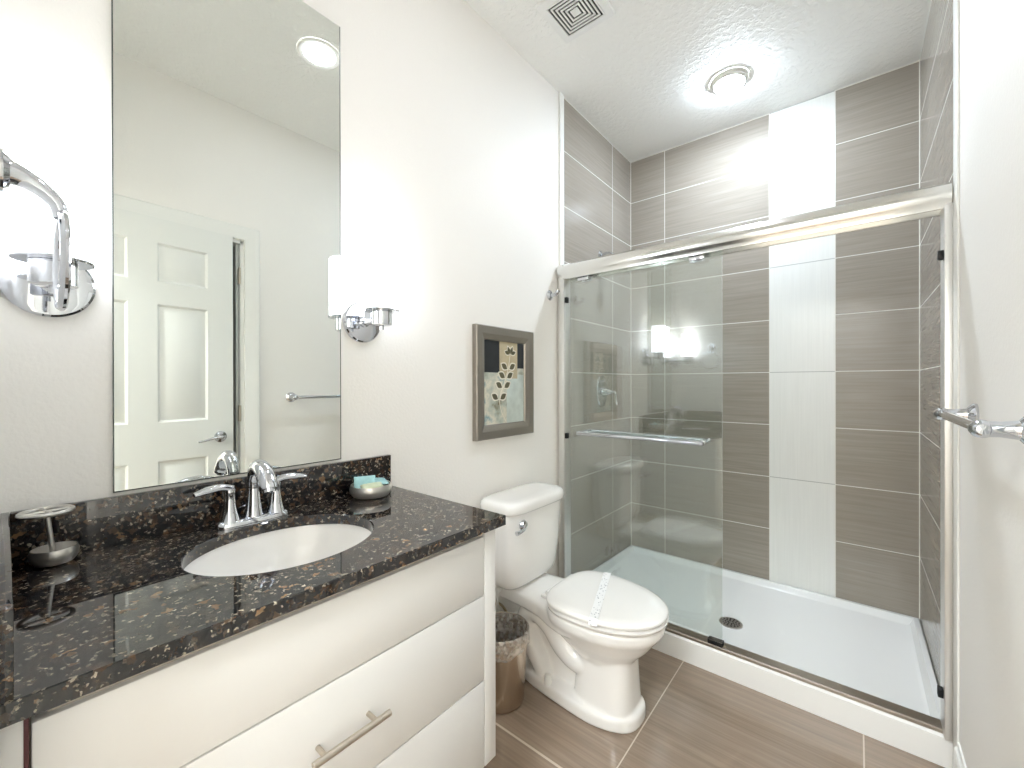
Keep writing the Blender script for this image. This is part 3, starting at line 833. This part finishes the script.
stem = [(0.53, 0.02), (0.42, 0.14), (0.37, 0.30), (0.46, 0.45), (0.53, 0.57), (0.59, 0.68), (0.64, 0.86)]
for (u, v) in ((0.36, 0.29), (0.46, 0.43), (0.53, 0.55), (0.59, 0.66)):
    for s_ in (-1, 1):
        leafbm(bo, u+s_*0.01, v, s_*0.050, 0.028, 0.0086, 0.66); leaf(u+s_*0.03, v+0.008, s_*0.039, 0.022, 0.56)
for an in (0.35, 1.15, 2.0, 2.8):
    leafbm(bo, 0.64, 0.85, 0.046*math.cos(an), 0.044*math.sin(an), 0.0086, 0.58); leaf(0.64+0.02*math.cos(an), 0.85+0.012*math.sin(an), 0.036*math.cos(an), 0.035*math.sin(an), 0.46)
tube(bo, [(0.0078, iy0+iw*u, iz0+ih*v) for u, v in stem], 0.0018, 6)
obj('sprig', bo, M['art_line'], prt, smooth=False)

# robe hook on the left wall by the shower
rh = thing('robe_hook', 'small chrome robe hook on the wall by the shower frame', 'hook', (0, 1.735, 1.66))
b = bm_new(); lathe(b, [(0.026, 0.0005), (0.026, 0.005), (0.018, 0.012), (0.011, 0.016)], (0, 1.735, 1.663), (1, 0, 0), 26); obj('flange', b, M['chrome'], rh)
b = bm_new(); tube(b, [(0.010, 1.735, 1.663), (0.028, 1.735, 1.662), (0.045, 1.735, 1.668), (0.055, 1.735, 1.684)], [0.011, 0.009, 0.009, 0.010]); obj('prong', b, M['chrome'], rh)

# towel bar on the right wall
tb = thing('towel_bar', 'chrome towel bar on the right wall', 'towel bar', (W, 1.285, 1.135))
XB = 1.398; ZT = 1.127
for y, e in ((1.060, -1), (1.508, 1)):
    b = bm_new()
    lathe(b, [(0.030, 0.0005), (0.030, 0.006), (0.026, 0.011), (0.017, 0.018), (0.014, 0.040), (0.015, 0.062)], (W, y, ZT), (-1, 0, 0), 28)
    lathe(b, [(0.0, -0.018), (0.009, -0.017), (0.0165, -0.006), (0.0165, 0.006), (0.009, 0.017), (0.0, 0.018)], (XB, y, ZT), (0, e, 0), 24)
    obj('post', b, M['chrome'], tb)
b = bm_new(); tube(b, [(XB, 1.060, ZT), (XB, 1.508, ZT)], 0.0100, 18, smooth=False); obj('bar', b, M['chrome'], tb)

# ================================================================ TOILET
toi = thing('toilet', 'white two piece toilet with lowered lid', 'toilet', (0.36, TY, 0))
def egg(z, xb, xf, hw, xm=0.455, nb=2.8, N=56, nf=2.15):
    r = []
    for i in range(N):
        t = 2*PI*i/N; c, s = math.cos(t), math.sin(t)
        n = nf if c >= 0 else nb; a = (xf-xm) if c >= 0 else (xm-xb)
        r.append(Vector((xm + a*math.copysign(abs(c)**(2/n), c), TY + hw*math.copysign(abs(s)**(2/n), s), z)))
    return r
ZR = 0.372
b = bm_new()
loft(b, [egg(ZR-0.17, 0.40, 0.600, 0.090, 0.49), egg(ZR-0.14, 0.37, 0.625, 0.108, 0.48), egg(ZR-0.10, 0.33, 0.662, 0.136, 0.47), egg(ZR-0.062, 0.305, 0.690, 0.160), egg(ZR-0.042, 0.295, 0.706, 0.172), egg(ZR-0.030, 0.29, 0.712, 0.176), egg(ZR-0.008, 0.29, 0.714, 0.178), egg(ZR, 0.295, 0.709, 0.174)])
# rear deck under the tank
def deck(x, hw, th, n=4.5):
    return [Vector((x, TY + hw*math.copysign(abs(math.cos(2*PI*i/56))**(2/n), math.cos(2*PI*i/56)), ZR - th/2 + th/2*math.copysign(abs(math.sin(2*PI*i/56))**(2/n), math.sin(2*PI*i/56)))) for i in range(56)]
loft(b, [deck(*q) for q in ((0.045, 0.100, 0.060), (0.055, 0.110, 0.070), (0.12, 0.112, 0.072), (0.20, 0.114, 0.074), (0.27, 0.124, 0.078), (0.33, 0.145, 0.085), (0.39, 0.164, 0.085), (0.44, 0.166, 0.08))])
# front pedestal column and foot
loft(b, [sup(0.505, TY, a, hw, z, 3.2, 56) for z, a, hw in ((0.0, 0.114, 0.098), (0.05, 0.114, 0.098), (0.12, 0.109, 0.094), (0.20, 0.105, 0.090), (0.27, 0.104, 0.094))])
def foot(z, g): 
    r = []
    for i in range(64):
        t = 2*PI*i/64; c, s = math.cos(t), math.sin(t)
        x = 0.364 + (0.276-g)*math.copysign(abs(c)**(2/2.8), c)
        k = 0.72 + 0.28*max(0, min(1, (x-0.10)/0.40))
        r.append(Vector((x, TY + (0.126-g)*k*math.copysign(abs(s)**(2/2.8), s), z)))
    return r
loft(b, [foot(0.0, 0.004), foot(0.006, 0.0), foot(0.040, 0.0), foot(0.048, 0.004), foot(0.051, 0.012)])
# web between column, trapway and deck
loft(b, [sup(0.31, TY, a, hw, z, 3, 40) for z, a, hw in ((0.04, 0.20, 0.050), (0.15, 0.19, 0.040), (0.28, 0.18, 0.042), (ZR-0.03, 0.18, 0.06))])
for s_ in (-1, 1):
    tube(b, [(0.50, TY+s_*0.030, 0.200), (0.43, TY+s_*0.050, 0.165), (0.36, TY+s_*0.058, 0.195), (0.29, TY+s_*0.058, 0.265), (0.215, TY+s_*0.054, 0.287), (0.168, TY+s_*0.050, 0.235), (0.195, TY+s_*0.052, 0.150), (0.245, TY+s_*0.052, 0.075), (0.27, TY+s_*0.048, 0.020)], [0.040, 0.046, 0.047, 0.047, 0.046, 0.045, 0.044, 0.040, 0.036], n=20)
for v_ in b.verts: v_.co.z = max(v_.co.z, 0.0)
bowl = obj('bowl', b, M['porcelain'], toi, angle=180)
rm = bowl.modifiers.new('fuse', 'REMESH'); rm.mode = 'VOXEL'; rm.voxel_size = 0.0048; rm.use_smooth_shade = True
sm = bowl.modifiers.new('soften', 'SMOOTH'); sm.factor = 0.5; sm.iterations = 7
# seat and lid
b = bm_new(); loft(b, [egg(z, 0.298+g, 0.724-g, 0.184-g) for z, g in ((ZR+0.004, 0.008), (ZR+0.007, 0.001), (ZR+0.014, 0.0), (ZR+0.0190, 0.016))]); obj('seat', b, M['porcelain'], toi, angle=60)
b = bm_new(); loft(b, [egg(z, 0.300+g*0.7, 0.724-g, 0.183-g, nb=3.2) for z, g in ((ZR+0.0230, 0.020), (ZR+0.0245, 0.003), (ZR+0.032, 0.0), (ZR+0.038, 0.003), (ZR+0.0415, 0.012), (ZR+0.0430, 0.040), (ZR+0.0440, 0.09))]); lid = obj('lid', b, M['porcelain'], toi, angle=60)
for s_ in (-1, 1):
    b = bm_new(); yy = TY+s_*0.075
    box(b, 0.268, 0.312, yy-0.022, yy+0.022, ZR-0.001, ZR+0.012, 0.004); tube(b, [(0.296, yy-0.018, ZR+0.022), (0.296, yy+0.018, ZR+0.022)], 0.009, 14, smooth=False)
    obj('hinge', b, M['porcelain'], toi)
# tank
b = bm_new()
def tankring(z, x0, x1, hw, n=5): return sup((x0+x1)/2, TY-0.005, (x1-x0)/2, hw, z, n, 64)
loft(b, [tankring(0.374, 0.075, 0.150, 0.110, 3), tankring(0.379, 0.055, 0.172, 0.145, 3.5), tankring(0.392, 0.042, 0.183, 0.163, 4), tankring(0.42, 0.036, 0.189, 0.172, 4.5), tankring(0.50, 0.030, 0.196, 0.181), tankring(0.60, 0.026, 0.202, 0.188), tankring(0.694, 0.022, 0.206, 0.193)])
obj('tank', b, M['porcelain'], toi, angle=60)
b = bm_new(); loft(b, [tankring(z, 0.012+g, 0.222-g, 0.206-g, 4.5) for z, g in ((0.6945, 0.012), (0.6955, 0.004), (0.702, 0.0), (0.722, 0.0), (0.733, 0.004), (0.739, 0.012), (0.742, 0.026), (0.743, 0.05))]); obj('tank_lid', b, M['porcelain'], toi, angle=60)
b = bm_new(); lathe(b, [(0.019, 0.0), (0.021, 0.006), (0.017, 0.014), (0, 0.018)], (0.2035, 1.245, 0.650), (1, 0, 0), 22)
tube(b, [(0.216, 1.245, 0.648), (0.226, 1.228, 0.642), (0.228, 1.20, 0.638), (0.226, 1.182, 0.637)], [0.0075, 0.007, 0.007, 0.009]); obj('flush_lever', b, M['chrome'], toi, 'chrome flush lever')
for s_ in (-1, 1):
    b = bm_new(); lathe(b, [(0.0155, 0.0), (0.0155, 0.024), (0.012, 0.034), (0.0, 0.038)], (0.300, TY+s_*0.094, 0.046), n=22); obj('bolt_cap', b, M['plastic'], toi)
# paper band across the lid
b = bm_new()
path = []
zt = ZR+0.0450
for s in range(25):
    u = s/24; yy = TY-0.186 + 0.372*u; 
    e = abs(u-0.5)*2; zz = zt if e < 0.9 else zt - ((e-0.9)/0.1)**2*0.016
    xx = 0.545 - 0.13*u
    path.append((xx, yy, zz))
rr = []
for (x, y, z) in path: rr.append([Vector((x-0.014, y-0.005, z)), Vector((x+0.014, y+0.005, z)), Vector((x+0.014, y+0.005, z+0.0008)), Vector((x-0.014, y-0.005, z+0.0008))])
loft(b, rr)
tag(obj('paper_band', b, M['strap'], None, smooth=False), 'white printed paper hygiene band lying across the toilet lid', 'paper band')

# water supply
ws = thing('supply_valve', 'water supply valve and hoses on wall under the toilet tank', 'valve', (0.0, 1.30, 0.15))
b = bm_new(); lathe(b, [(0.030, 0.0153), (0.030, 0.018), (0.014, 0.024), (0.010, 0.026)], (0.0, 1.305, 0.16), (1, 0, 0), 24); lathe(b, [(0.009, 0.02), (0.009, 0.075)], (0, 1.305, 0.16), (1, 0, 0), 16); lathe(b, [(0.012, -0.01), (0.012, 0.025)], (0.06, 1.305, 0.16), n=16)
obj('valve_body', b, M['chrome'], ws)
b = bm_new(); tube(b, [(0.06, 1.305, 0.185), (0.062, 1.305, 0.215), (0.062, 1.285, 0.245), (0.066, 1.252, 0.285), (0.076, 1.242, 0.325), (0.080, 1.242, 0.366)], 0.0062, 12); obj('hose', b, M['whitehose'], ws)
b = bm_new(); tube(b, [(0.072, 1.305, 0.165), (0.085, 1.300, 0.20), (0.080, 1.285, 0.255), (0.060, 1.262, 0.285), (0.045, 1.240, 0.270), (0.042, 1.225, 0.235)], 0.0055, 12); obj('hose', b, M['hose'], ws, 'tan braided hose')
b = bm_new(); lathe(b, [(0.016, 0.0), (0.016, 0.016), (0.012, 0.018)], (0.080, 1.242, 0.352), n=16); obj('hose_nut', b, M['plastic'], ws)

# ================================================================ BIN
bx, by, BH = 0.168, 1.158, 0.272
bn = thing('trash_can', 'small round brushed steel trash can beside the toilet', 'trash can', (bx, by, 0))
b = bm_new(); lathe(b, [(0.082, 0.0005), (0.086, 0.004), (0.088, 0.012), (0.103, BH), (0.101, BH), (0.0865, 0.014), (0.0, 0.010)], (bx, by, 0), n=56); obj('body', b, M['binsteel'], bn, angle=50)
b = bm_new(); torus(b, (bx, by, BH), 0.1035, 0.0028, n=56, m=8); obj('rim', b, M['binsteel'], bn)
b = bm_new(); t = bmesh.new(); rings = []; n = 72
random.seed(11)
jit = [random.uniform(-1, 1) for _ in range(n)]
for (r, z, a) in ((0.080, 0.030, 0.001), (0.092, 0.16, 0.002), (0.0965, BH-0.01, 0.0012), (0.1015, BH+0.0045, 0.0), (0.1085, BH+0.001, 0.001), (0.1100, BH-0.030, 0.0022), (0.1095, BH-0.055, 0.003)):
    rings.append([Vector((bx + (r + a*math.sin(5*2*PI*i/n*2+z*40) + a*0.6*jit[i])*math.cos(2*PI*i/n), by + (r + a*math.sin(5*2*PI*i/n*2+z*40) + a*0.6*jit[i])*math.sin(2*PI*i/n), z + (0.010*math.sin(3*2*PI*i/n+1.0)+0.004*jit[i])*(1 if z < BH-0.04 and r > 0.105 else 0))) for i in range(n)])
loft(b, rings, True, False)
tag(obj('bin_liner', b, M['film'], None, angle=80), 'clear plastic liner folded over the rim of trash can', 'bin liner')
